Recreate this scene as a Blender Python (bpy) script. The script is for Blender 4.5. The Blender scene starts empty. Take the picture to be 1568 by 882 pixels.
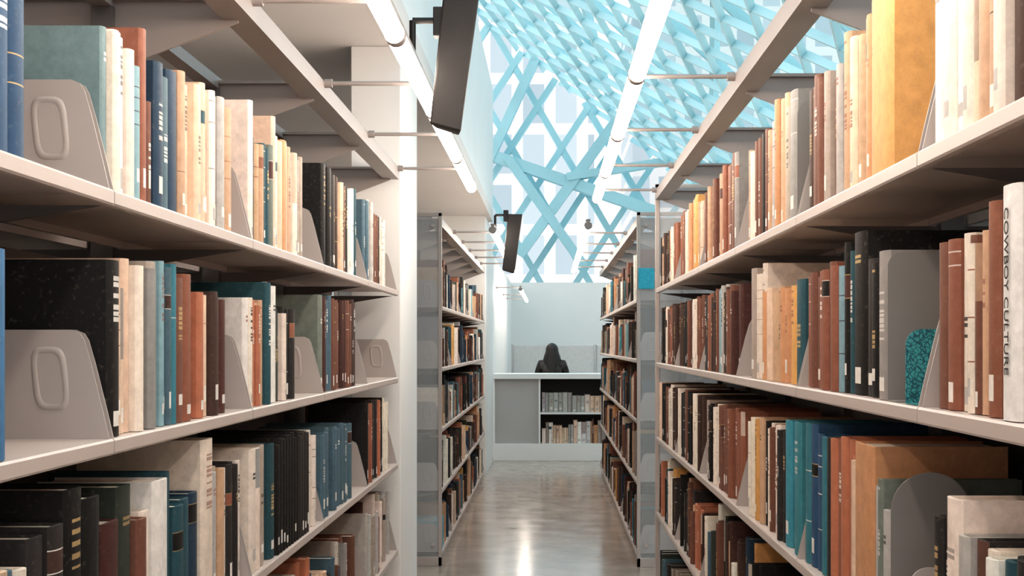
import bpy, math, random
from mathutils import Vector, Matrix
random.seed(11)
H=1.23
sc=bpy.context.scene

# ---------------------------------------------------------------- helpers
def lin(c):
    c=c/255.0
    return c/12.92 if c<=0.04045 else ((c+0.055)/1.055)**2.4
def hexc(s):
    s=s.lstrip('#'); return (lin(int(s[0:2],16)),lin(int(s[2:4],16)),lin(int(s[4:6],16)))

def mat_basic(name,col,rough=0.5,metal=0.0,noise=0.06,nscale=8.0,bump=0.0,bscale=200.0,spec=0.5):
    m=bpy.data.materials.new(name); m.use_nodes=True
    nt=m.node_tree; b=nt.nodes['Principled BSDF']
    b.inputs['Roughness'].default_value=rough; b.inputs['Metallic'].default_value=metal
    b.inputs['Specular IOR Level'].default_value=spec
    tc=nt.nodes.new('ShaderNodeTexCoord'); n=nt.nodes.new('ShaderNodeTexNoise')
    n.inputs['Scale'].default_value=nscale; n.inputs['Detail'].default_value=5
    nt.links.new(tc.outputs['Object'],n.inputs['Vector'])
    r=nt.nodes.new('ShaderNodeValToRGB')
    r.color_ramp.elements[0].position=0.3; r.color_ramp.elements[1].position=0.7
    r.color_ramp.elements[0].color=tuple(max(0,c*(1-noise)) for c in col)+(1,)
    r.color_ramp.elements[1].color=tuple(min(1,c*(1+noise)) for c in col)+(1,)
    nt.links.new(n.outputs['Fac'],r.inputs['Fac']); nt.links.new(r.outputs['Color'],b.inputs['Base Color'])
    if bump>0:
        n2=nt.nodes.new('ShaderNodeTexNoise'); n2.inputs['Scale'].default_value=bscale
        nt.links.new(tc.outputs['Object'],n2.inputs['Vector'])
        bp=nt.nodes.new('ShaderNodeBump'); bp.inputs['Strength'].default_value=bump; bp.inputs['Distance'].default_value=0.002
        nt.links.new(n2.outputs['Fac'],bp.inputs['Height']); nt.links.new(bp.outputs['Normal'],b.inputs['Normal'])
    return m

M_steel=mat_basic('shelf_enamel',hexc('c0b3ad'),0.36,0.0,0.03,6,0.08,300)
M_bracket=mat_basic('bracket_enamel',hexc('b3aaa6'),0.42,0.0,0.03,6)
M_rail=mat_basic('canopy_steel',hexc('988f8c'),0.4,0.1,0.04,6)
M_post=mat_basic('post_steel',hexc('6a6462'),0.45,0.2,0.05,6)
M_white=mat_basic('white_paint',hexc('f0eeec'),0.55,0,0.015,2)
M_fascia=mat_basic('fascia_paint',hexc('e2e6e8'),0.6,0,0.02,2)
M_ceil=mat_basic('ceiling_paint',hexc('dad6d4'),0.7,0,0.02,1.5)
M_grey=mat_basic('cabinet_grey',hexc('bab6b4'),0.5,0,0.04,3)
M_part=mat_basic('partition_fabric',hexc('cac8c7'),0.8,0,0.05,20)
M_dark=mat_basic('dark_metal',hexc('2c2827'),0.5,0.1,0.1,30)
M_black=mat_basic('black_plastic',hexc('1d1b1b'),0.4,0,0.1,30)
M_cyan=mat_basic('diagrid_paint',hexc('aad5de'),0.55,0,0.08,1.2)
M_roofst=mat_basic('roof_diagrid_paint',hexc('bcdfe6'),0.5,0,0.10,0.9)
M_endgrey=mat_basic('bookend_grey',hexc('8a8684'),0.45,0.1,0.05,10)
M_card=mat_basic('cyan_card',hexc('3fb6cf'),0.6,0,0.12,60)

def mat_floor():
    m=bpy.data.materials.new('polished_concrete'); m.use_nodes=True
    nt=m.node_tree; b=nt.nodes['Principled BSDF']
    tc=nt.nodes.new('ShaderNodeTexCoord')
    n=nt.nodes.new('ShaderNodeTexNoise'); n.inputs['Scale'].default_value=3.2; n.inputs['Detail'].default_value=10; n.inputs['Roughness'].default_value=0.7
    nt.links.new(tc.outputs['Object'],n.inputs['Vector'])
    r=nt.nodes.new('ShaderNodeValToRGB'); r.color_ramp.elements[0].position=0.28; r.color_ramp.elements[1].position=0.72
    r.color_ramp.elements[0].color=hexc('a19187')+(1,); r.color_ramp.elements[1].color=hexc('c2b2a7')+(1,)
    nt.links.new(n.outputs['Fac'],r.inputs['Fac']); nt.links.new(r.outputs['Color'],b.inputs['Base Color'])
    n3=nt.nodes.new('ShaderNodeTexNoise'); n3.inputs['Scale'].default_value=5; n3.inputs['Detail'].default_value=7
    nt.links.new(tc.outputs['Object'],n3.inputs['Vector'])
    mr=nt.nodes.new('ShaderNodeMapRange'); mr.inputs['From Min'].default_value=.3; mr.inputs['From Max'].default_value=.7
    mr.inputs['To Min'].default_value=0.10; mr.inputs['To Max'].default_value=0.22
    nt.links.new(n3.outputs['Fac'],mr.inputs['Value']); nt.links.new(mr.outputs['Result'],b.inputs['Roughness'])
    b.inputs['Specular IOR Level'].default_value=0.65
    bp=nt.nodes.new('ShaderNodeBump'); bp.inputs['Strength'].default_value=0.05; bp.inputs['Distance'].default_value=0.01
    nt.links.new(n3.outputs['Fac'],bp.inputs['Height']); nt.links.new(bp.outputs['Normal'],b.inputs['Normal'])
    return m
M_floor=mat_floor()

def mat_book():
    m=bpy.data.materials.new('book_binding'); m.use_nodes=True
    nt=m.node_tree; b=nt.nodes['Principled BSDF']; b.inputs['Roughness'].default_value=0.57
    b.inputs['Specular IOR Level'].default_value=0.35
    a=nt.nodes.new('ShaderNodeAttribute'); a.attribute_name='Col'
    tc=nt.nodes.new('ShaderNodeTexCoord')
    n=nt.nodes.new('ShaderNodeTexNoise'); n.inputs['Scale'].default_value=42; n.inputs['Detail'].default_value=9; n.inputs['Roughness'].default_value=.7
    nt.links.new(tc.outputs['Object'],n.inputs['Vector'])
    mr=nt.nodes.new('ShaderNodeMapRange'); mr.inputs['From Min'].default_value=0.3; mr.inputs['From Max'].default_value=0.7
    mr.inputs['To Min'].default_value=0.80; mr.inputs['To Max'].default_value=1.12
    nt.links.new(n.outputs['Fac'],mr.inputs['Value'])
    mx=nt.nodes.new('ShaderNodeVectorMath'); mx.operation='SCALE'
    nt.links.new(a.outputs['Color'],mx.inputs[0]); nt.links.new(mr.outputs['Result'],mx.inputs['Scale'])
    n4=nt.nodes.new('ShaderNodeTexNoise'); n4.inputs['Scale'].default_value=140; n4.inputs['Detail'].default_value=6
    nt.links.new(tc.outputs['Object'],n4.inputs['Vector'])
    m2=nt.nodes.new('ShaderNodeMapRange'); m2.inputs['From Min'].default_value=.58; m2.inputs['From Max'].default_value=.85; m2.inputs['To Min'].default_value=0; m2.inputs['To Max'].default_value=.2
    nt.links.new(n4.outputs['Fac'],m2.inputs['Value'])
    mc=nt.nodes.new('ShaderNodeMixRGB'); mc.inputs['Color2'].default_value=(.45,.38,.32,1)
    nt.links.new(m2.outputs['Result'],mc.inputs['Fac']); nt.links.new(mx.outputs['Vector'],mc.inputs['Color1'])
    hs=nt.nodes.new('ShaderNodeHueSaturation'); hs.inputs['Saturation'].default_value=0.88
    nt.links.new(mc.outputs['Color'],hs.inputs['Color'])
    nt.links.new(hs.outputs['Color'],b.inputs['Base Color'])
    n2=nt.nodes.new('ShaderNodeTexNoise'); n2.inputs['Scale'].default_value=600
    nt.links.new(tc.outputs['Object'],n2.inputs['Vector'])
    bp=nt.nodes.new('ShaderNodeBump'); bp.inputs['Strength'].default_value=0.2; bp.inputs['Distance'].default_value=0.001
    nt.links.new(n2.outputs['Fac'],bp.inputs['Height']); nt.links.new(bp.outputs['Normal'],b.inputs['Normal'])
    return m
M_book=mat_book()

def mat_emit(name,col,s):
    m=bpy.data.materials.new(name); m.use_nodes=True; nt=m.node_tree
    b=nt.nodes['Principled BSDF']; b.inputs['Base Color'].default_value=(0.9,0.9,0.9,1)
    b.inputs['Emission Color'].default_value=col+(1,); b.inputs['Emission Strength'].default_value=s
    return m
M_tube=mat_emit('fluorescent_tube',(1.0,0.86,0.73),19)

def mat_pane(name,tint,diff,fac):
    m=bpy.data.materials.new(name); m.use_nodes=True; nt=m.node_tree
    for n in list(nt.nodes):
        if n.type!='OUTPUT_MATERIAL': nt.nodes.remove(n)
    out=[n for n in nt.nodes if n.type=='OUTPUT_MATERIAL'][0]
    t=nt.nodes.new('ShaderNodeBsdfTransparent'); t.inputs['Color'].default_value=tint+(1,)
    d=nt.nodes.new('ShaderNodeBsdfDiffuse')
    tc=nt.nodes.new('ShaderNodeTexCoord'); no=nt.nodes.new('ShaderNodeTexNoise'); no.inputs['Scale'].default_value=0.8
    nt.links.new(tc.outputs['Object'],no.inputs['Vector'])
    r=nt.nodes.new('ShaderNodeValToRGB'); r.color_ramp.elements[0].color=tuple(c*0.85 for c in diff)+(1,); r.color_ramp.elements[1].color=diff+(1,)
    nt.links.new(no.outputs['Fac'],r.inputs['Fac']); nt.links.new(r.outputs['Color'],d.inputs['Color'])
    mx=nt.nodes.new('ShaderNodeMixShader'); mx.inputs['Fac'].default_value=fac
    nt.links.new(t.outputs[0],mx.inputs[1]); nt.links.new(d.outputs[0],mx.inputs[2]); nt.links.new(mx.outputs[0],out.inputs['Surface'])
    return m
M_roofpane=mat_pane('roof_mesh_glass',(0.74,0.92,0.96),(0.85,0.96,0.98),0.10)
M_wallpane=mat_pane('wall_glass',(0.92,0.97,1.0),(0.85,0.92,0.94),0.06)
M_acryl=mat_pane('frosted_acrylic',(0.97,0.97,0.98),(0.97,0.96,0.95),0.22)

def mat_facade():
    m=bpy.data.materials.new('outside_facade'); m.use_nodes=True; nt=m.node_tree
    b=nt.nodes['Principled BSDF']; b.inputs['Roughness'].default_value=0.7
    tc=nt.nodes.new('ShaderNodeTexCoord'); mp=nt.nodes.new('ShaderNodeMapping'); mp.inputs['Rotation'].default_value=(math.radians(90),0,0)
    br=nt.nodes.new('ShaderNodeTexBrick'); br.offset=0; br.inputs['Scale'].default_value=1.0
    br.inputs['Brick Width'].default_value=1.1; br.inputs['Row Height'].default_value=1.7; br.inputs['Mortar Size'].default_value=0.2
    br.inputs['Color1'].default_value=hexc('a2afb8')+(1,); br.inputs['Color2'].default_value=hexc('bec7cd')+(1,); br.inputs['Mortar'].default_value=hexc('dedcdb')+(1,)
    nt.links.new(tc.outputs['Object'],mp.inputs['Vector']); nt.links.new(mp.outputs['Vector'],br.inputs['Vector'])
    nt.links.new(br.outputs['Color'],b.inputs['Base Color'])
    return m
M_facade=mat_facade()

class MB:
    def __init__(s): s.v=[];s.f=[];s.c=[];s.sm=[]
    def add(s,vs,fs,col=None,smooth=False):
        o=len(s.v); s.v.extend(vs)
        for f in fs:
            s.f.append(tuple(i+o for i in f)); s.c.append(col); s.sm.append(smooth)
    def box(s,x0,x1,y0,y1,z0,z1,col=None):
        if x0>x1:x0,x1=x1,x0
        if y0>y1:y0,y1=y1,y0
        s.add([(x0,y0,z0),(x1,y0,z0),(x1,y1,z0),(x0,y1,z0),(x0,y0,z1),(x1,y0,z1),(x1,y1,z1),(x0,y1,z1)],
              [(0,3,2,1),(4,5,6,7),(0,1,5,4),(1,2,6,5),(2,3,7,6),(3,0,4,7)],col)
    def beam(s,p,q,side,up,w,d):
        p=Vector(p);q=Vector(q);a=Vector(side).normalized()*w/2;b=Vector(up).normalized()*d/2
        vs=[tuple(c+i*a+j*b) for c in (p,q) for i,j in((-1,-1),(1,-1),(1,1),(-1,1))]
        s.add(vs,[(0,3,2,1),(4,5,6,7),(0,1,5,4),(1,2,6,5),(2,3,7,6),(3,0,4,7)])
    def cyl(s,p,q,r,n=14,r2=None,smooth=True):
        p=Vector(p);q=Vector(q);r2=r if r2 is None else r2
        ax=(q-p).normalized(); t=Vector((0,0,1)) if abs(ax.z)<0.9 else Vector((1,0,0))
        u=ax.cross(t).normalized(); w=ax.cross(u)
        vs=[tuple(p+(u*math.cos(2*math.pi*i/n)+w*math.sin(2*math.pi*i/n))*r) for i in range(n)]
        vs+=[tuple(q+(u*math.cos(2*math.pi*i/n)+w*math.sin(2*math.pi*i/n))*r2) for i in range(n)]
        s.add(vs,[(i,(i+1)%n,n+(i+1)%n,n+i) for i in range(n)],None,smooth)
        s.add([vs[i] for i in range(n)],[tuple(range(n))[::-1]]); s.add([vs[n+i] for i in range(n)],[tuple(range(n))])
    def prism(s,pts,axis,a0,a1):
        n=len(pts)
        def P(p,a): return (p[0],a,p[1]) if axis=='y' else ((a,p[0],p[1]) if axis=='x' else (p[0],p[1],a))
        vs=[P(p,a0) for p in pts]+[P(p,a1) for p in pts]
        s.add(vs,[tuple(range(n)),tuple(range(2*n-1,n-1,-1))]+[(i,n+i,n+(i+1)%n,(i+1)%n) for i in range(n)])
    def obj(s,name,mat,parent=None,bevel=0,cols=False,fix=True):
        me=bpy.data.meshes.new(name); me.from_pydata(s.v,[],s.f)
        me.polygons.foreach_set('use_smooth',s.sm)
        if cols:
            at=me.color_attributes.new('Col','FLOAT_COLOR','CORNER'); buf=[]
            for f,c in zip(s.f,s.c):
                buf.extend((c[0],c[1],c[2],1.0)*len(f))
            at.data.foreach_set('color',buf)
        me.update()
        if fix:
            import bmesh
            bm=bmesh.new(); bm.from_mesh(me); bmesh.ops.recalc_face_normals(bm,faces=bm.faces); bm.to_mesh(me); bm.free()
        o=bpy.data.objects.new(name,me); sc.collection.objects.link(o); me.materials.append(mat)
        if parent: o.parent=parent
        if bevel>0:
            b=o.modifiers.new('bevel','BEVEL'); b.width=bevel; b.segments=2; b.limit_method='ANGLE'
        return o
def empty(name,loc=(0,0,0)):
    e=bpy.data.objects.new(name,None); sc.collection.objects.link(e); e.empty_display_size=0.2
    return e

# ---------------------------------------------------------------- book colours
C=dict(cream=hexc('e6d7c8'),white=hexc('eae5df'),peach=hexc('e0bfa4'),tan=hexc('c49c7a'),otan=hexc('cb8f5c'),mustard=hexc('d69c48'),
 orange=hexc('b56a45'),rust=hexc('93563c'),brown=hexc('7b4c3a'),dbrown=hexc('4b352d'),maroon=hexc('522e28'),black=hexc('201e1e'),
 char=hexc('363232'),grey=hexc('938e8b'),lgrey=hexc('b9b4b0'),teal=hexc('2f7d8d'),dteal=hexc('25525d'),navy=hexc('234058'),blue=hexc('1b6b9c'),dblue=hexc('224f74'),
 sky=hexc('80a5b0'),gteal=hexc('7a9499'),gblue=hexc('4e6c7b'),green=hexc('394039'),sage=hexc('78827a'),beige=hexc('ad9e92'),bt=hexc('2a93a8'))
MIX=['cream']*5+['white']*4+['peach']*3+['tan']*4+['otan']*2+['mustard']+['orange']*2+['rust']*2+['brown']*5+['dbrown']*7+['maroon']*2+['black']*8+['char']*5+['grey']*2+['lgrey']*2+['teal']+['dteal']*3+['navy']*3+['gblue']*2+['sky']+['gteal','green','beige','beige','sage']
DARK=['dbrown']*6+['brown']*5+['maroon']*3+['black']*6+['char']*5+['rust']*3+['tan']*2+['cream']*2+['lgrey','navy','dteal','green','beige']
GOLD=hexc('c6a468'); WHT=hexc('ece6df'); INK=hexc('2e2826')
def jit(c,a=0.14):
    k=1+random.uniform(-a,a); return tuple(min(1,max(0,x*k*(1+random.uniform(-a/3,a/3)))) for x in c)
def lum(c): return 0.3*c[0]+0.6*c[1]+0.1*c[2]
def mixc(a,b,t): return tuple(x*(1-t)+y*t for x,y in zip(a,b))

def book(mb,xf,s,y0,t,z,h,d,col,tilt=0.0,detail=True,plain=False):
    b=min(0.003,t*0.15); r=min(0.008,t*0.26)
    cs,sn=math.cos(tilt),math.sin(tilt)
    def T(u,w,k):
        yy=u*cs+k*sn; zz=-u*sn+k*cs
        if tilt>0: zz+=t*sn
        return (xf+s*w, y0+yy, z+zz)
    def bx(u0,u1,w0,w1,k0,k1,c):
        vs=[T(u0,w0,k0),T(u1,w0,k0),T(u1,w1,k0),T(u0,w1,k0),T(u0,w0,k1),T(u1,w0,k1),T(u1,w1,k1),T(u0,w1,k1)]
        fs=[(0,3,2,1),(4,5,6,7),(0,1,5,4),(1,2,6,5),(2,3,7,6),(3,0,4,7)]
        if s<0: fs=[f[::-1] for f in fs]
        mb.add(vs,fs,c)
    bx(0,b,-d,0,0,h,col); bx(t-b,t,-d,0,0,h,col)
    pg=jit(hexc('e6d8c6'),0.1)
    bx(b,t-b,-d+0.004,-0.001,0.003,h-0.004,pg)
    n=6 if detail else 3
    arc=[(t*(0.5-0.5*math.cos(math.pi*i/n)), r*math.sin(math.pi*i/n)) for i in range(n+1)]
    lv=[]
    L=lum(col)
    acc0=GOLD if L<0.12 and random.random()<.6 else (WHT if L<0.3 else (INK if random.random()<.5 else C['rust']))
    acc=mixc(col,acc0,random.uniform(.5,.95))
    st=random.random()
    if plain: st=.95
    lab=random.random()<0.55
    lab0=random.uniform(0.008,0.03)
    if lab:
        lv+= [(lab0,col,1),(lab0+random.uniform(.016,.03),mixc(WHT,col,.1) if L<.6 else C['lgrey'],0)]
    if st<0.34:
        a=h*random.uniform(.35,.66); e=a+h*random.uniform(.10,.34); e=min(e,h*.92)
        lv+=[(a,col,1)]; k=a; on=True
        while k<e:
            k+= random.uniform(.003,.0075) if on else random.choice([.0018,.0025,.009])
            lv+=[(min(k,e),acc if on else col,0)]; on=not on
        if random.random()<.3:
            q=h*.93; lv+=[(q,col,1),(q+.004,acc,0)]
    elif st<0.42:
        q=h*random.uniform(.62,.78); blk=jit(C[random.choice(['black','rust','dteal','maroon','dbrown'])]); hh=random.uniform(.016,.04)
        lv+=[(q,col,1),(q+.0015,acc,1),(q+hh,blk,1),(q+hh+.0015,acc,1)]
    elif st<0.54:
        for kk in sorted(random.sample([.18,.3,.42,.56,.66,.76,.84,.92],random.choice([2,3,4]))):
            if h*kk>lab0+.04: lv+=[(h*kk,col,1),(h*kk+.0018,acc,1)]
    elif st<0.64:
        q=h*random.uniform(.68,.85); lv+=[(q,col,1),(q+.005,acc,0),(q+.008,col,0),(q+.013,acc,0)]
    elif st<0.70:
        q=h*random.uniform(.25,.8); c2=mixc(col,jit(C[random.choice(['cream','tan','brown','gblue','char'])]),.6)
        lv+=[(q,col,1),(h,c2,1)]
    lv+=[(h,col,1)]
    vs=[];fs=[];cols=[]
    m=n+1
    for u,w in arc: vs.append(T(u,w,0))
    prev=0; row=0
    for (k,c,full) in lv:
        if k<=prev or prev>=h: continue
        for u,w in arc: vs.append(T(u,w,min(k,h)))
        for i in range(n):
            inner = 2<=i<n-2 if n>=6 else i==n//2
            cc=c if (full or inner) else col
            f=(row*m+i,row*m+i+1,(row+1)*m+i+1,(row+1)*m+i)
            if s<0: f=f[::-1]
            fs.append(f); cols.append(cc)
        row+=1; prev=k
    o=len(mb.v); mb.v.extend(vs)
    for f,c in zip(fs,cols):
        mb.f.append(tuple(i+o for i in f)); mb.c.append(c); mb.sm.append(True)
    mb.add([T(u,w,h) for u,w in arc],[tuple(range(m)) if s<0 else tuple(range(m))[::-1]],col)

def fill(mb,xf,s,ya,yb,z,pal,detail=True,full=0.9,hmul=1.0):
    y=ya; end=ya+(yb-ya)*full
    base=random.uniform(.195,.245)
    run=0; rc=None; rh=.23; rt=.03
    while True:
        if run<=0:
            run=random.choice([1,1,1,1,1,2,2,3,5]); rc=C[random.choice(pal)]; rt=random.uniform(.016,.052); rh=min(.285,max(.165,base+random.gauss(0,.032)))
        run-=1
        t=rt*random.uniform(.9,1.1); h=rh*hmul*random.uniform(.985,1.015)
        if y+t>end: break
        book(mb,xf-s*random.uniform(0,.036),s,y,t-.0012,z+.001,h,random.uniform(.15,.20),jit(rc),0,detail)
        y+=t
    if yb-y>.09 and random.random()<.7:
        h=random.uniform(.19,.24); a=random.uniform(.1,.2); t=random.uniform(.02,.03)
        if y+h*math.sin(a)+t*1.2<yb:
            book(mb,xf-s*.005,s,y+h*math.sin(a),t,z+.001,h,.17,jit(C[random.choice(pal)]),-a,detail)

def explicit(mb,xf,s,start,items,z):
    y=start
    for it in items:
        ye,h,cn=it[:3]
        if cn is None: y=ye; continue
        names=cn.split('+'); L=ye-y
        n=max(len(names),int(round(L/ (it[3] if len(it)>3 else .045))),1)
        for i in range(n):
            t=L/n; nm=names[min(len(names)-1,int(i*len(names)/n))]
            pl_=len(it)>4; ins=0 if pl_ else random.uniform(.001,.018)
            book(mb,xf-s*ins,s,y,t-.0012,z+.001,h*(1 if n==1 else random.uniform(.93,1.01)),random.uniform(.17,.22),jit(C[nm],.08),plain=pl_)
            y+=t
        y=ye

# ---------------------------------------------------------------- shelving
def end_plate(mb,xf,s,y,z,thk=.0025):
    dd=.245
    out=[(-.004,0),(-.012,.035),(-.028,.10),(-.038,.135),(-.044,.145),(-.056,.15),(-.11,.15),(-.17,.15),(-dd,.15),(-dd,.10),(-dd,.05),(-dd,0),(-.18,0),(-.12,0),(-.08,0),(-.03,0)]
    cx,cz=-.085,.083
    n=len(out)
    N2=32
    def ringpts(hw,hv):
        r=[]
        for i in range(N2):
            a=2*math.pi*i/N2; ca,sa=math.cos(a),math.sin(a)
            ux=math.copysign(abs(ca)**.5,ca); uz=math.copysign(abs(sa)**.5,sa)
            r.append((cx+hw*ux-.004*uz,cz+hv*uz))
        return r
    rim=ringpts(.025,.044); mid=ringpts(.021,.040); inn=ringpts(.016,.035)
    for yy,sg in ((y,-1),(y+thk,1)):
        mb.add([(xf+s*w,yy,z+k) for w,k in out],[tuple(range(n))])
        vs=[]
        for pts,off in ((rim,-.0002),(mid,.0035),(inn,.0008)): vs+=[(xf+s*w,yy+sg*off,z+k) for w,k in pts]
        fs=[]
        for q in range(2): fs+=[(q*N2+i,q*N2+(i+1)%N2,(q+1)*N2+(i+1)%N2,(q+1)*N2+i) for i in range(N2)]
        mb.add(vs,fs,None,True)
        mb.add([(xf+s*w,yy+sg*.0008,z+k) for w,k in inn],[tuple(range(N2))])
    vs=[(xf+s*w,y,z+k) for w,k in out]+[(xf+s*w,y+thk,z+k) for w,k in out]
    mb.add(vs,[(i,(i+1)%n,n+(i+1)%n,n+i) for i in range(n)])

def shelving(xf,s,joints,zs_near,zs_back,books_spec=None,pal=MIX,backpal=MIX,near_detail=True):
    par=empty('library_bookcase')
    depth=.27; cx=xf-s*.30; xb=cx-s*.30
    sh=MB(); pl=MB(); ps=MB(); ca=MB(); bs=MB(); br=MB()
    for side,(X,S,zs) in enumerate(((xf,s,zs_near),(xb,-s,zs_back))):
        for ri,z in enumerate(zs):
            for bi in range(len(joints)-1):
                a,b=joints[bi]+.002,joints[bi+1]-.002
                prof=[(-.002,0),(0,-.003),(.0,-.019),(-.002,-.022),(-.012,-.022),(-.012,-.006),(-depth+.01,-.006),(-depth+.01,-.02),(-depth,-.02),(-depth,.0)]
                pr=[(X+S*w,z+k) for w,k in prof]
                sh.prism(pr,'y',a,b)
                end_plate(pl,X,S,a+.006,z)
                end_plate(pl,X,S,b-.009,z)
                for yy in (a+.001,b-.004):
                    br.prism([(X-S*.02,z-.022),(X-S*.28,z-.022),(X-S*.28,z-.06),(X-S*.22,z-.055)],'y',yy,yy+.003)
                lo,hi=a+.014,b-.014
                spec=None
                if side==0 and books_spec: spec=books_spec.get((ri,bi))
                if spec:
                    if spec[0]-lo>.05 and bi<=1: fill(bs,X-S*.012,S,lo,spec[0]-.002,z,pal,True,1.0)
                    explicit(bs,X-S*.012,S,max(lo,spec[0]),spec[1],z)
                else:
                    fill(bs,X-S*.012,S,lo,hi,z,(pal if side==0 else backpal),near_detail and side==0,random.uniform(.8,.99))
    top=H+.70
    for y in joints:
        ps.box(cx-.022,cx+.022,y-.02,y+.02,0,top-.02)
        ps.box(cx-.05,cx+.05,y-.03,y+.03,0,.012)
        for S2,X2 in ((s,xf),(-s,xb)):
            ca.prism([(cx+S2*.02,top-.005),(X2-S2*.03,top-.005),(X2-S2*.03,top-.05),(cx+S2*.06,top-.13),(cx+S2*.02,top-.13)],'y',y-.004,y+.004)
            ca.box(cx+S2*.02,X2-S2*.03,y-.018,y+.018,top-.008,top)
    ca.box(cx-.02,cx+.02,joints[0],joints[-1],top-.02,top+.01)
    for X2,S2 in ((xf,s),(xb,-s)):
        ca.box(X2-S2*.06,X2,joints[0]-.03,joints[-1]+.03,top-.045,top)
    for X2,S2 in ((xf,s),(xb,-s)):
        sh.box(X2-S2*.02,X2-S2*.03,joints[0],joints[-1],0,.055)
    bk=MB()
    bk.box(cx-.002,cx+.002,joints[0],joints[-1],.05,zs_near[1]+.29)
    bk.obj('centre_back_panels',M_post,par)
    sh.obj('shelves',M_steel,par); pl.obj('end_plates',M_bracket,par); ps.obj('posts',M_post,par)
    ca.obj('canopy_frame',M_rail,par); br.obj('cantilever_brackets',M_post,par)
    bs.obj('shelved_books',M_book,None,0,True,fix=False)
    return par,cx,xb

ZL=[H+.213,H-.130,H-.470,H-.812,.075]
ZR=[H+.252,H-.082,H-.418,H-.757,.075]
JL=[.13+.915*i for i in range(7)]
JR=[.03+.915*i for i in range(8)]
SPL={
 (0,1):(1.38,[(1.47,.26,'tan+brown'),(1.575,.285,'navy'),(1.668,.30,'dblue',.05),(1.95,0,None)]),
 (0,2):(1.975,[(1.998,.229,'gteal'),(2.052,.236,'cream+white',.027),(2.108,.229,'white+cream',.028),(2.136,.20,'sky'),(2.164,.262,'rust'),(2.215,.17,'dbrown+brown',.025),(2.30,.228,'navy+gblue',.045),(2.355,.232,'navy',.06),(2.42,.248,'tan+otan',.032),(2.513,.246,'peach+cream',.035),(2.60,.25,'peach+tan+cream',.03),(2.72,.25,'beige+lgrey+tan',.04)]),
 (0,3):(2.90,[(2.93,.285,'cream'),(2.99,.217,'tan+black',.03),(3.13,.222,'tan+dteal+sage',.03),(3.16,.289,'peach'),(3.235,.25,'cream+peach',.03),(3.33,.255,'otan+peach',.04),(3.55,.25,'tan+cream+beige+char',.035)]),
 (0,4):(3.81,[(3.96,.288,'black',.05),(4.11,.28,'char+dbrown',.035),(4.26,.262,'peach+brown',.035),(4.476,.272,'black+white+dteal',.035)]),
 (0,5):(4.72,[(4.90,.277,'gblue+lgrey',.035),(5.25,.247,'brown+dbrown+cream',.03)]),
 (1,1):(1.40,[(1.5,.22,'brown+tan'),(1.594,.235,'blue',.1,1),(1.94,0,None)]),
 (1,2):(1.975,[(2.026,.247,'black',.06),(2.075,.225,'peach',.03),(2.136,.262,'peach+cream',.03),(2.20,.255,'beige+grey',.035),(2.238,.258,'beige'),(2.277,.262,'sky+gblue',.02),(2.326,.260,'gblue+teal',.025),(2.42,.25,'brown+rust',.04),(2.48,.222,'rust'),(2.578,.224,'orange+white+peach',.03),(2.71,.228,'dbrown+maroon',.045)]),
 (1,3):(2.89,[(2.96,.23,'white+cream',.035),(3.06,.222,'orange+tan',.025),(3.10,.262,'dteal'),(3.20,.265,'teal+white',.05),(3.29,.215,'green+cream',.03),(3.46,.218,'black+char+cream',.04)]),
 (1,4):(3.81,[(3.86,.262,'sage'),(4.06,.268,'maroon+gblue+brown',.035),(4.26,.268,'brown+maroon',.04),(4.476,.27,'brown+dbrown',.04)]),
 (1,5):(4.72,[(4.73,0,None)]),
 (2,1):(1.20,[(1.5,.225,'char+brown'),(1.60,.225,'gblue+lgrey+peach',.03),(1.70,.21,'gblue+cream+black',.03),(1.80,.25,'char'),(1.93,.285,'black',.06)]),
 (2,2):(1.975,[(2.052,.218,'maroon',.08),(2.118,.262,'green',.07),(2.208,.22,'brown+cream',.045),(2.29,.255,'white',.06),(2.33,.262,'dteal'),(2.50,.21,'dteal+navy',.06),(2.58,.30,'cream',.08),(2.656,.25,'lgrey+beige',.035),(2.76,.25,'tan+cream+char',.035),(2.84,.25,'char+cream',.03)]),
 (2,3):(2.90,[(3.1,.253,'cream+beige',.05),(3.16,.25,'dteal'),(3.58,.262,'black+black+char',.035,1),(3.70,.25,'black+cream',.03)]),
 (2,4):(3.81,[(4.42,.235,'gblue',.05)]),
 (2,5):(4.72,[(4.9,.275,'black+rust+orange',.035),(5.35,.27,'char+orange+black+cream',.03)]),
}
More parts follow.
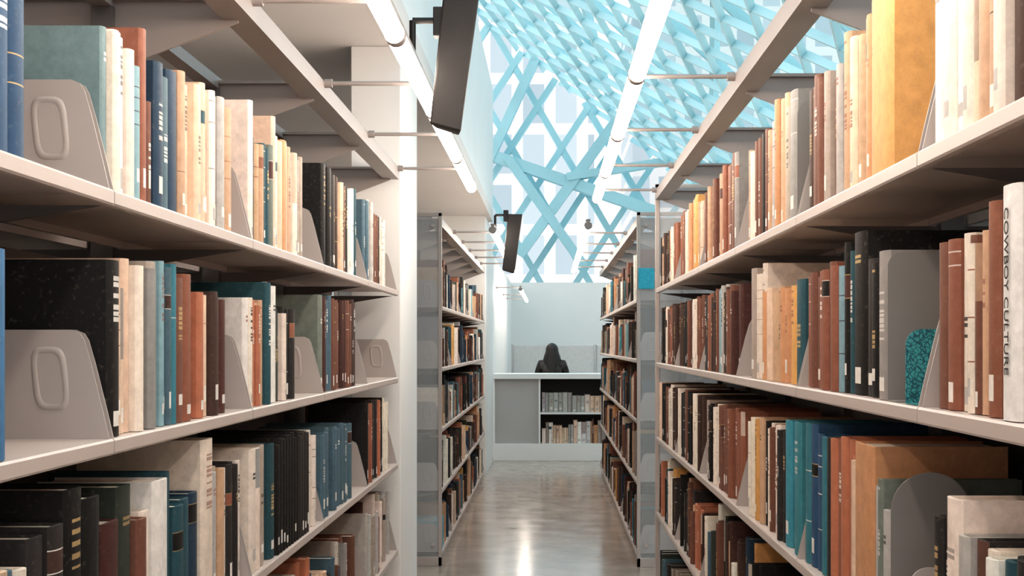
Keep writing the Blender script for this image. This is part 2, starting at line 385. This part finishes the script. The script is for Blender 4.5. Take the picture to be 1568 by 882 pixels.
SPR={
 (0,1):(1.25,[(1.44,.27,'brown+char'),(1.54,.275,'char+dbrown',.04),(1.60,.28,'cream+tan',.03),(1.70,.285,'tan+peach+cream',.03),(1.79,.29,'white+cream',.045),(1.83,.29,'white',.05)]),
 (0,2):(2.03,[(2.163,.29,'mustard',.135,1),(2.257,.272,'otan+tan',.03),(2.33,.25,'tan+peach',.04),(2.413,.265,'tan+beige',.04),(2.512,.226,'lgrey+cream+brown',.033),(2.606,.238,'beige+brown',.033),(2.74,.245,'brown+dbrown',.045)]),
 (0,3):(2.79,[(2.86,0,None),(2.93,.262,'grey',.07),(2.98,.24,'beige'),(3.09,.284,'tan+otan',.04),(3.20,.235,'lgrey+cream+teal',.04),(3.32,.24,'tan+brown+black',.04),(3.56,.235,'brown+black+cream+tan',.04)]),
 (0,4):(3.71,[(3.76,.25,'grey'),(4.0,.255,'brown+rust',.05),(4.3,.25,'rust+tan+brown+sage',.04),(4.5,.235,'tan+brown',.04)]),
 (0,5):(4.62,[(4.75,.22,'peach+tan'),(5.1,.255,'mustard+otan',.06),(5.35,.24,'cream+brown+rust',.04)]),
 (0,6):(5.53,[(6.3,.225,'rust+cream+tan+brown+black+dbrown+tan+char',.04)]),
 (1,1):(1.22,[(1.35,.25,'white+char'),(1.41,.27,'orange'),(1.480,.275,'cream+beige',.04),(1.535,.25,'white',.06,1),(1.565,.232,'cream+lgrey',.03),(1.60,.24,'rust'),(1.64,.225,'otan+tan',.03),(1.70,.21,'brown+cream+brown',.025),(1.735,.215,'cream'),(1.82,.222,'rust+brown',.045)]),
 (1,2):(1.87,[(2.06,0,None),(2.12,.218,'grey',.06),(2.20,.205,'char+black',.04),(2.255,.215,'char',.06),(2.34,.262,'black',.09),(2.40,.25,'dteal+black',.03),(2.52,.225,'sky+rust+brown',.04),(2.75,.22,'rust+brown+rust',.05)]),
 (1,3):(2.79,[(2.87,.21,'dteal',.08),(3.06,.205,'mustard+otan',.045),(3.30,.21,'tan+peach+otan',.045),(3.34,.27,'cream'),(3.48,.262,'cream+beige',.06)]),
 (1,4):(3.71,[(4.02,.24,'maroon+brown+dbrown',.045),(4.2,.25,'lgrey+sky+brown',.04),(4.5,.24,'dbrown+rust+char',.04)]),
 (1,5):(4.62,[(5.42,.24,'brown+cream+dbrown+brown+black+dbrown',.04)]),
 (1,6):(5.53,[(6.35,.24,'dbrown+rust+brown+cream+black+dbrown',.04)]),
 (2,1):(1.15,[(1.40,.22,'tan+mustard+peach'),(1.50,.20,'peach+cream+char',.03),(1.60,.19,'black+dteal+white',.03),(1.70,.19,'cream+char+lgrey',.03),(1.76,.23,'cream',.06),(1.82,.21,'char',.03)]),
 (2,2):(1.87,[(2.04,0,None),(2.10,.185,'lgrey',.03),(2.15,.215,'sage+lgrey',.05),(2.28,.262,'otan',.13,1),(2.34,.245,'peach+orange',.03),(2.52,.262,'orange+rust+orange',.05),(2.60,.25,'char+teal',.04),(2.75,.27,'dblue+teal',.045)]),
 (2,3):(2.79,[(2.98,.268,'teal+bt',.06),(3.13,.25,'char+cream+tan',.035),(3.3,.24,'brown+cream+black',.035),(3.50,.245,'tan+mustard+cream',.035)]),
 (2,4):(3.71,[(4.15,.245,'rust+brown',.05),(4.5,.24,'cream+dbrown+black+beige',.035)]),
 (2,5):(4.62,[(5.42,.25,'dbrown+cream+black+brown+char+cream',.035)]),
 (2,6):(5.53,[(6.35,.25,'dbrown+cream+brown+black+peach',.035)]),
}
XL,XR=-.60,.48
r1=shelving(XL,1,JL,ZL,ZL,SPL,MIX,MIX)
r2=shelving(XR,-1,JR,ZR,ZR,SPR,DARK+MIX,MIX)
JL2=[7.95+.855*i for i in range(7)]
JR2=[7.90+.97*i for i in range(7)]
r3=shelving(XL,1,JL2,ZL,ZL,None,MIX+DARK,DARK,True)
r4=shelving(XR,-1,JR2,ZR,ZR,None,DARK+MIX,DARK,True)

M_ink=mat_basic('printing_ink',hexc('2a2624'),.6)
def spine_text(txt,x,y,z,size,s,mat=None,name='spine_lettering'):
    cu=bpy.data.curves.new(name,'FONT'); cu.body=txt; cu.size=size; cu.align_x='CENTER'; cu.align_y='CENTER'; cu.extrude=.0002
    o=bpy.data.objects.new(name,cu); sc.collection.objects.link(o); cu.materials.append(mat or M_ink)
    o.location=(x,y,z)
    n=Vector((s,0,0)); t=Vector((0,0,-1)); u=n.cross(t)
    o.rotation_euler=Matrix((t,u,n)).transposed().to_euler()
    o.parent=r2[0] if s<0 else r1[0]
    return o
spine_text('COWBOY CULTURE',XR+.0025,1.505,ZR[1]+.138,.0195,-1)

def end_panel(xa,xb,y):
    par=empty('bookcase_end_panel')
    m=MB(); m.box(xa,xb,y-.006,y,.02,H+.72); m.obj('acrylic_sheet',M_acryl,par,.002)
    f=MB()
    for x0 in (xa,xb-.02): f.box(x0,x0+.02,y-.012,y+.002,0,H+.73)
    f.box(xa,xb,y-.012,y+.002,0,.05); f.box(xa,xb,y-.012,y+.002,H+.71,H+.73)
    for z in (H+.66,.12):
        for xx in (xa+.05,xb-.05): f.cyl((xx,y-.02,z),(xx,y-.006,z),.01,12)
    f.obj('frame',M_steel,par,.002)
end_panel(-1.2,-.6,JL2[0]-.045)
end_panel(.48,1.08,JR2[0]-.045)
end_panel(.48,1.08,JR[-1]+.055)
c=MB(); c.box(.487,.575,JR2[0]-.066,JR2[0]-.060,H+.305,H+.42); c.obj('cyan_sign_card',M_card,None,.002)

def bookend(x0,x1,y,z,h,mat,r=.03,name='metal_bookend'):
    pts=[(x0,z+.001),(x1,z+.001)]
    for i in range(9):
        a=math.pi/2*i/8; pts.append((x1-r+r*math.cos(a),z+h-r+r*math.sin(a)))
    for i in range(9):
        a=math.pi/2+math.pi/2*i/8; pts.append((x0+r+r*math.cos(a),z+h-r+r*math.sin(a)))
    m=MB(); m.prism(pts,'y',y,y+.002); m.box(x0,x1,y-.05,y+.002,z+.0005,z+.002)
    return m.obj(name,mat)
def mat_tealpat():
    m=mat_basic('teal_floral_card',hexc('2f8b93'),.6); nt=m.node_tree; b=nt.nodes['Principled BSDF']
    v=nt.nodes.new('ShaderNodeTexVoronoi'); v.inputs['Scale'].default_value=170; v.feature='DISTANCE_TO_EDGE'
    tc=nt.nodes.new('ShaderNodeTexCoord'); no=nt.nodes.new('ShaderNodeTexNoise'); no.inputs['Scale'].default_value=60
    ad=nt.nodes.new('ShaderNodeVectorMath'); ad.operation='MULTIPLY_ADD'; ad.inputs[1].default_value=(.02,.02,.02)
    nt.links.new(tc.outputs['Object'],no.inputs['Vector']); nt.links.new(no.outputs['Color'],ad.inputs[0]); nt.links.new(tc.outputs['Object'],ad.inputs[2])
    nt.links.new(ad.outputs['Vector'],v.inputs['Vector'])
    r=nt.nodes.new('ShaderNodeValToRGB'); r.color_ramp.elements[0].position=.06; r.color_ramp.elements[1].position=.14
    r.color_ramp.elements[0].color=hexc('1f5660')+(1,); r.color_ramp.elements[1].color=hexc('449a9f')+(1,)
    nt.links.new(v.outputs['Distance'],r.inputs['Fac']); nt.links.new(r.outputs['Color'],b.inputs['Base Color'])
    return m
M_teal=mat_tealpat()
bookend(.487,.62,2.05,ZR[1],.215,M_endgrey,.02)
bookend(.488,.550,1.95,ZR[1],.103,M_teal,.022)
bookend(.487,.60,2.03,ZR[2],.235,M_endgrey,.055)
bookend(.488,.545,1.93,ZR[2],.115,M_bracket,.026)
bookend(.487,.62,2.80,ZR[0],.23,M_endgrey,.03)

# ---------------------------------------------------------------- lights above the aisle
def tube_run(x,ys,zt,arms,xrail,name='linear_tube_light'):
    par=empty(name)
    t=MB(); cpm=MB(); a=MB()
    for y0,y1 in ys:
        t.cyl((x,y0+.02,zt),(x,y1-.02,zt),.021,20)
        cpm.cyl((x,y0-.0,zt),(x,y0+.02,zt),.0225,20); cpm.cyl((x,y1-.02,zt),(x,y1,zt),.0225,20)
        cpm.box(x-.012,x+.012,y0,y1,zt+.0215,zt+.036)
    for y in arms:
        a.cyl((xrail,y,zt+.03),(x,y,zt+.03),.006,10)
        a.cyl((xrail,y-.0,zt+.03),(xrail+math.copysign(.02,x-xrail),y,zt+.03),.012,12)
    t.obj('tubes',M_tube,par); cpm.obj('housing',M_rail,par); a.obj('support_arms',M_rail,par)
    return par
zt=H+.665
tube_run(-.333,[(.1+1.0*i-.04,1.06+1.0*i) for i in range(6)],zt,[.13+.02]+[y for y in JL[1:]],XL)
tube_run(.215,[(.55+1.0*i-.04,1.51+1.0*i) for i in range(6)],zt,[y for y in JR[1:-1]]+[6.40],XR)
tube_run(-.333,[(8.3+1.0*i-.04,9.26+1.0*i) for i in range(5)],zt,JL2[1:-1],XL)
tube_run(.215,[(8.0+1.0*i-.04,8.96+1.0*i) for i in range(5)],zt,JR2[1:-1],XR)
tube_run(-.33,[(16.0+1.1*i-.04,17.06+1.1*i) for i in range(4)],H+.62,[16.3,18.6,20.2],-.618)

def sign(x,y,ztop,name='hanging_speaker'):
    par=empty(name)
    m=MB()
    L=.36; w=.09
    vs=[]
    for yy,sc_ in ((y,1.0),(y+.06,.8)):
        vs+=[(x+.012+w*.5*sc_,yy,ztop),(x+.012-w*.5*sc_,yy,ztop),(x-.03-w*.42*sc_,yy,ztop-L+.02),(x-.03+w*.42*sc_,yy,ztop-L)]
    m.add(vs,[(0,1,2,3),(7,6,5,4),(0,4,5,1),(1,5,6,2),(2,6,7,3),(3,7,4,0)])
    m.obj('enclosure',M_dark,par,.006)
    b=MB(); b.cyl((-.333,y+.03,zt+.035),(-.333,y+.03,zt+.12),.008,12); b.cyl((-.333,y+.03,zt+.12),(x-.01,y+.03,zt+.12),.008,12)
    b.box(x-.06,x-.03,y+.01,y+.05,zt+.08,zt+.15)
    b.obj('mounting_bracket',M_black,par,.002)
sign(-.222,3.42,H+.87)
sign(-.222,8.62,H+.79)

# ---------------------------------------------------------------- room shell
def shell(name,mat,*boxes,bevel=0):
    m=MB()
    for b in boxes: m.box(*b)
    return m.obj(name,mat,None,bevel)
shell('floor',M_floor,(-3.4,4.5,-2.5,26.2,-.12,0))
shell('wall_left',M_ceil,(-3.4,-3.3,-2.5,26.2,0,H+1.3))
shell('wall_right',M_white,(4.4,4.5,-2.5,26.2,0,H+1.3))
shell('ceiling',M_ceil,(-3.3,-.56,-2.5,14.0,H+1.20,H+1.30))
shell('wall_upper_fascia',M_fascia,(-.62,-.56,-2.5,14.0,H+1.30,H+2.5),(-3.3,-.62,13.94,14.0,H+1.3,H+2.5))
shell('structural_column',M_white,(-.80,-.60,5.72,6.42,0,H+1.20),bevel=.004)
shell('structural_column',M_white,(-1.1,-.60,13.25,14.9,0,H+1.20),bevel=.004)
shell('wall_side_corridor',M_white,(-.72,-.62,15.45,23.0,0,H+.98))
shell('wall_far',M_white,(-.72,4.4,23.0,23.1,0,H+1.0))
shell('wall_far_glazing_base',M_white,(-3.3,4.4,26.05,26.2,0,.5))
shell('baseboard_far',M_grey,(-.62,4.4,22.985,23.0,0,.1))

def lattice(mb,O,U,V,N,poly,angs,spacing,w,d):
    O=Vector(O);U=Vector(U).normalized();V=Vector(V).normalized();N=Vector(N).normalized()
    for fi,(ang,o2) in enumerate(angs):
        e=(math.cos(ang),math.sin(ang)); n=(-e[1],e[0])
        pr=[p[0]*n[0]+p[1]*n[1] for p in poly]
        k=math.ceil((min(pr)-o2)/spacing)
        while k*spacing+o2<max(pr):
            c0=k*spacing+o2; pts=[]
            for i in range(len(poly)):
                p,q=poly[i],poly[(i+1)%len(poly)]
                a=p[0]*n[0]+p[1]*n[1]-c0; b=q[0]*n[0]+q[1]*n[1]-c0
                if a*b<0:
                    t=a/(a-b); pts.append((p[0]+(q[0]-p[0])*t,p[1]+(q[1]-p[1])*t))
            if len(pts)==2:
                A,B=[O+U*p[0]+V*p[1]+N*(fi*.012) for p in pts]
                if (A-B).length>.2:
                    mb.beam(A,B,U*n[0]+V*n[1],N,w,d)
            k+=1
def poly_obj(name,O,U,V,poly,mat,parent):
    O=Vector(O);U=Vector(U).normalized();V=Vector(V).normalized()
    m=MB(); m.add([tuple(O+U*p[0]+V*p[1]) for p in poly],[tuple(range(len(poly)))]); return m.obj(name,mat,parent)
k=1.2806
roof=empty('window_roof_diagrid')
rp=[(-2.5,-3.6*k),(26,-3.6*k),(26,4.4*k),(-2.5,4.4*k)]
m=MB(); RN=(.8,0,1)
lattice(m,(0,0,H+4.92),(0,1,0),(1,0,-.8),RN,rp,((math.radians(22),0),(math.radians(-46),.3)),.58,.03,.09)
m.obj('diagrid',M_roofst,roof)
m=MB(); lattice(m,(0.1,0,H+5.1),(0,1,0),(1,0,-.8),RN,rp,((math.radians(72),0),(math.radians(8),0)),2.3,.07,.12); m.obj('purlins',M_cyan,roof)
poly_obj('panes',(0.12,0,H+5.07),(0,1,0),(1,0,-.8),rp,M_roofpane,roof)
wall=empty('window_wall_diagrid')
wp=[(-3.6,.5),(4.4,.5),(4.4,H+1.40),(-3.6,H+4.92+2.88)]
m=MB(); lattice(m,(0,26,0),(1,0,0),(0,0,1),(0,1,0),wp,((math.radians(57),.1),(math.radians(-60),.25)),.78,.11,.2)
m.obj('diagrid',M_cyan,wall)
m=MB()
for i,(a,b,w) in enumerate((((-1.14,3.43),(1.91,2.38),.2),((-.26,5.13),(-1.1,3.3),.16),((1.25,4.1),(-.55,1.6),.18),((-.75,3.34),(.62,1.4),.16),((.3,3.0),(2.2,3.3),.14))):
    yy=25.62-.013*i
    A=Vector((a[0],yy,H+a[1]));B=Vector((b[0],yy,H+b[1])); dr=(B-A).normalized()
    m.beam(A,B,dr.cross(Vector((0,1,0))),(0,1,0),w,.25)
m.obj('brace_beams',M_cyan,wall)
poly_obj('panes',(0,26.14,0),(1,0,0),(0,0,1),wp,M_wallpane,wall)
shell('building_facade',M_facade,(-14,1.5,48,58,-6,24)); shell('building_facade',M_facade,(3.5,20,60,70,-6,16))

# ---------------------------------------------------------------- counter with built-in bookcase
cp=empty('reading_counter')
m=MB()
m.box(-.60,3.0,14.96,15.42,H-.365,H-.31)
m.box(-.60,3.0,15.0,15.40,0,.18)
m.box(-.60,-.58,15.0,15.40,.18,H-.365)
m.box(-.12,-.10,15.0,15.40,.18,H-.365)
m.box(.66,3.0,15.0,15.40,.18,H-.365)
m.box(-.60,3.0,15.38,15.40,.18,H-.365)
m.obj('counter_body',M_white,cp,.004)
m=MB(); m.box(-.58,-.12,15.04,15.06,.18,H-.365); m.obj('grey_panel',M_grey,cp)
m=MB(); m.box(-.10,.66,15.34,15.36,.18,H-.365); m.obj('dark_back',M_dark,cp)
m=MB(); m.box(-.10,.66,15.03,15.34,.49,.51); m.obj('inner_shelf',M_white,cp)
m=MB()
for z in (.18,.51):
    fill(m,0,1,-.085,.645,z,['cream','white','peach','beige','lgrey','tan','cream','brown','otan'],True,.99,.95)
o=m.obj('counter_books',M_book,None,0,True,fix=False)
o.rotation_euler=(0,0,-math.pi/2); o.location=(0,15.07,0)

# ---------------------------------------------------------------- study desks + partitions
dp=empty('study_carrel')
m=MB()
for i in range(4):
    x0=-.56+i*.62
    m.box(x0+.01,x0+.60,21.2,21.25,.05,H-.01)
m.obj('fabric_panels',M_part,dp,.01)
m=MB()
for i in range(0,5):
    x0=-.56+i*.62; m.box(x0-.012,x0+.012,21.18,21.27,0,H+.0)
m.box(-.56,1.92,20.5,21.2,.71,.74)
for xx in (-.5,1.86):
    m.box(xx-.02,xx+.02,20.55,20.59,0,.71); m.box(xx-.02,xx+.02,21.1,21.14,0,.71)
m.obj('desk_frame',M_grey,dp,.003)

ch=empty('desk_chair'); px,py=.03,20.05
m=MB(); m.box(px-.22,px+.22,py-.2,py+.22,.38,.42); m.box(px-.20,px+.20,py-.265,py-.235,.55,.80); m.obj('seat_and_back',M_black,ch,.015)
m=MB()
for sx in (-1,1):
    for sy in (-1,1): m.cyl((px+sx*.18,py+sy*.17,.39),(px+sx*.21,py+sy*.21,0),.012,10)
    m.cyl((px+sx*.16,py-.2,.39),(px+sx*.16,py-.25,.78),.011,10)
m.obj('legs',M_post,ch)

# ---------------------------------------------------------------- seated reader
M_hair=mat_basic('dark_hair',hexc('1b1412'),.45,0,.3,60,.4,400)
M_skin=mat_basic('skin',hexc('c99a80'),.5,0,.05,20)
M_coat=mat_basic('patterned_coat',hexc('3a3433'),.8,0,.85,22)
M_jean=mat_basic('dark_trousers',hexc('23262e'),.8,0,.2,40)
pp=empty('seated_woman')
def skin_obj(name,verts,edges,rad,mat,root=0,sub=2):
    me=bpy.data.meshes.new(name); me.from_pydata(verts,edges,[]); me.update()
    o=bpy.data.objects.new(name,me); sc.collection.objects.link(o); o.parent=pp
    sm=o.modifiers.new('skin','SKIN')
    for i,r in enumerate(rad):
        rr=r if isinstance(r,tuple) else (r,r)
        me.skin_vertices[0].data[i].radius=rr; me.skin_vertices[0].data[i].use_root=(i==root)
    sm.use_smooth_shade=True
    s=o.modifiers.new('sub','SUBSURF'); s.levels=sub; s.render_levels=sub
    me.materials.append(mat); return o
X,Y=px,py
body=[(X,Y-.02,.53),(X,Y-.03,.66),(X,Y-.02,.80),(X,Y,.93),(X,Y+.01,1.0),(X,Y+.02,1.06)]
rb=[(.16,.12),(.13,.10),(.14,.105),(.135,.10),(.07,.07),(.048,.048)]
ed=[(0,1),(1,2),(2,3),(3,4),(4,5)]
v=list(body); rad=list(rb)
for sx in (-1,1):
    i=len(v)
    v+=[(X+sx*.155,Y+.0,.955),(X+sx*.20,Y+.06,.80),(X+sx*.21,Y+.16,.745+.04),(X+sx*.13,Y+.40,.775)]
    rad+=[.068,.055,.043,.03]; ed+=[(3,i),(i,i+1),(i+1,i+2),(i+2,i+3)]
skin_obj('coat',v,ed,rad,M_coat)
v=[(X,Y-.02,.55)];rad=[(.15,.11)];ed=[]
for sx in (-1,1):
    i=len(v); v+=[(X+sx*.09,Y+.05,.53),(X+sx*.12,Y+.42,.52),(X+sx*.12,Y+.40,.10),(X+sx*.12,Y+.42,.05),(X+sx*.125,Y+.55,.035)]
    rad+=[.095,.065,.045,.04,.032]; ed+=[(0,i),(i,i+1),(i+1,i+2),(i+2,i+3),(i+3,i+4)]
skin_obj('trousers',v,ed,rad,M_jean)
for sx in (-1,1):
    v=[(X+sx*.13,Y+.38,.775),(X+sx*.12,Y+.45,.765)];rad=[(.024,.02),(.036,.014)];ed=[(0,1)]
    for j,(dx,L) in enumerate(((-.03,.062),(-.010,.074),(.010,.07),(.030,.055))):
        i=len(v); v+=[(X+sx*.12+dx*.8,Y+.47,.768),(X+sx*.12+dx,Y+.47+L*.5,.772),(X+sx*.12+dx,Y+.47+L,.757)]
        rad+=[.009,.0085,.007]; ed+=[(1,i),(i,i+1),(i+1,i+2)]
    i=len(v); v+=[(X+sx*.12-sx*.04,Y+.43,.765),(X+sx*.12-sx*.06,Y+.465,.757)]; rad+=[.011,.008]; ed+=[(0,i),(i,i+1)]
    skin_obj('hand',v,ed,rad,M_skin)
skin_obj('neck',[(X,Y+.012,1.0),(X,Y+.02,1.10)],[(0,1)],[.05,.047],M_skin)
def uvs(f,nu=28,nv=20):
    vs=[];fs=[]
    for j in range(nv+1):
        for i in range(nu):
            vs.append(f(2*math.pi*i/nu,math.pi*j/nv))
    for j in range(nv):
        for i in range(nu): fs.append((j*nu+i,j*nu+(i+1)%nu,(j+1)*nu+(i+1)%nu,(j+1)*nu+i))
    return vs,fs
HX,HY,HZ=X,Y+.035,1.13
def headf(a,b):
    x=math.sin(b)*math.cos(a);y=math.sin(b)*math.sin(a);z=math.cos(b)
    w=.072*(1-.22*max(0,-z)**1.3); l=.092
    px_,py_,pz=x*w,y*l,z*.108
    if y>0:
        nose=math.exp(-((x/.16)**2+((z+.12)/.2)**2)); py_+=.02*nose
        eye=math.exp(-(((abs(x)-.38)/.16)**2+((z-.02)/.12)**2)); py_-=.008*eye
        mouth=math.exp(-((x/.3)**2+((z+.5)/.1)**2)); py_+=.005*mouth
    return (HX+px_,HY+py_,HZ+pz)
m=MB(); vs,fs=uvs(headf); m.add(vs,fs,None,True)
for sx in (-1,1):
    def ear(a,b): return (HX+sx*.073+.008*math.sin(b)*math.cos(a),HY-.005+.016*math.sin(b)*math.sin(a),HZ-.01+.03*math.cos(b))
    vs,fs=uvs(ear,12,8); m.add(vs,fs,None,True)
m.obj('head',M_skin,pp)
m=MB()
for sx in (-1,1):
    def ef(a,b): return (HX+sx*.028+.011*math.sin(b)*math.cos(a),HY+.078+.008*math.sin(b)*math.sin(a),HZ+.003+.007*math.cos(b))
    vs,fs=uvs(ef,12,8); m.add(vs,fs,None,True)
m.obj('eyes',M_black,pp)
m=MB()
def hairf(a,b):
    x=math.sin(b)*math.cos(a);y=math.sin(b)*math.sin(a);z=math.cos(b)
    wav=1+.03*math.sin(a*9)+.02*math.sin(a*17+z*3)
    if z>-.05:
        yy=y*.105 if y<0 else y*.075
        return (HX+x*.088*wav,HY-.012+yy*wav,HZ+.012+z*.108)
    t=min(1,(-z-.05)/.95)
    wd=.088+.045*math.sin(min(1,t*1.5)*math.pi/2)-.03*max(0,t-.75)*4
    cx_=math.cos(a); sy=math.sin(a)
    dep=.10 if sy<0 else .03
    return (HX+cx_*wd*wav*(1 if t<.98 else .3),HY-.022-.05*t+sy*dep*wav*(1-.3*t),HZ-.0-.30*t)
vs,fs=uvs(hairf,48,40); m.add(vs,fs,None,True); m.obj('long_hair',M_hair,pp)

# ---------------------------------------------------------------- world
w=bpy.data.worlds.new('sky'); sc.world=w; w.use_nodes=True
bg=w.node_tree.nodes['Background']
tc=w.node_tree.nodes.new('ShaderNodeTexCoord'); sp=w.node_tree.nodes.new('ShaderNodeSeparateXYZ'); rp_=w.node_tree.nodes.new('ShaderNodeValToRGB')
w.node_tree.links.new(tc.outputs['Generated'],sp.inputs[0]); w.node_tree.links.new(sp.outputs['Z'],rp_.inputs['Fac'])
rp_.color_ramp.elements[0].color=(1,.96,.93,1); rp_.color_ramp.elements[1].color=(.93,.97,1,1); rp_.color_ramp.elements[1].position=.8
w.node_tree.links.new(rp_.outputs['Color'],bg.inputs['Color']); bg.inputs['Strength'].default_value=1.25

sc.view_settings.view_transform='Standard'; sc.view_settings.exposure=0.2
for lk in ('Medium High Contrast','High Contrast'):
    try:
        sc.view_settings.look=lk; print('LOOK',lk); break
    except Exception as e: print('nolook',e)

cam=bpy.data.cameras.new('camera'); co=bpy.data.objects.new('camera',cam); sc.collection.objects.link(co)
co.location=(0,0,H); co.rotation_euler=(math.radians(90),0,0)
cam.lens=50; cam.sensor_width=36; cam.shift_x=-.037; cam.shift_y=.055; cam.clip_start=.05; cam.clip_end=300
sc.camera=co
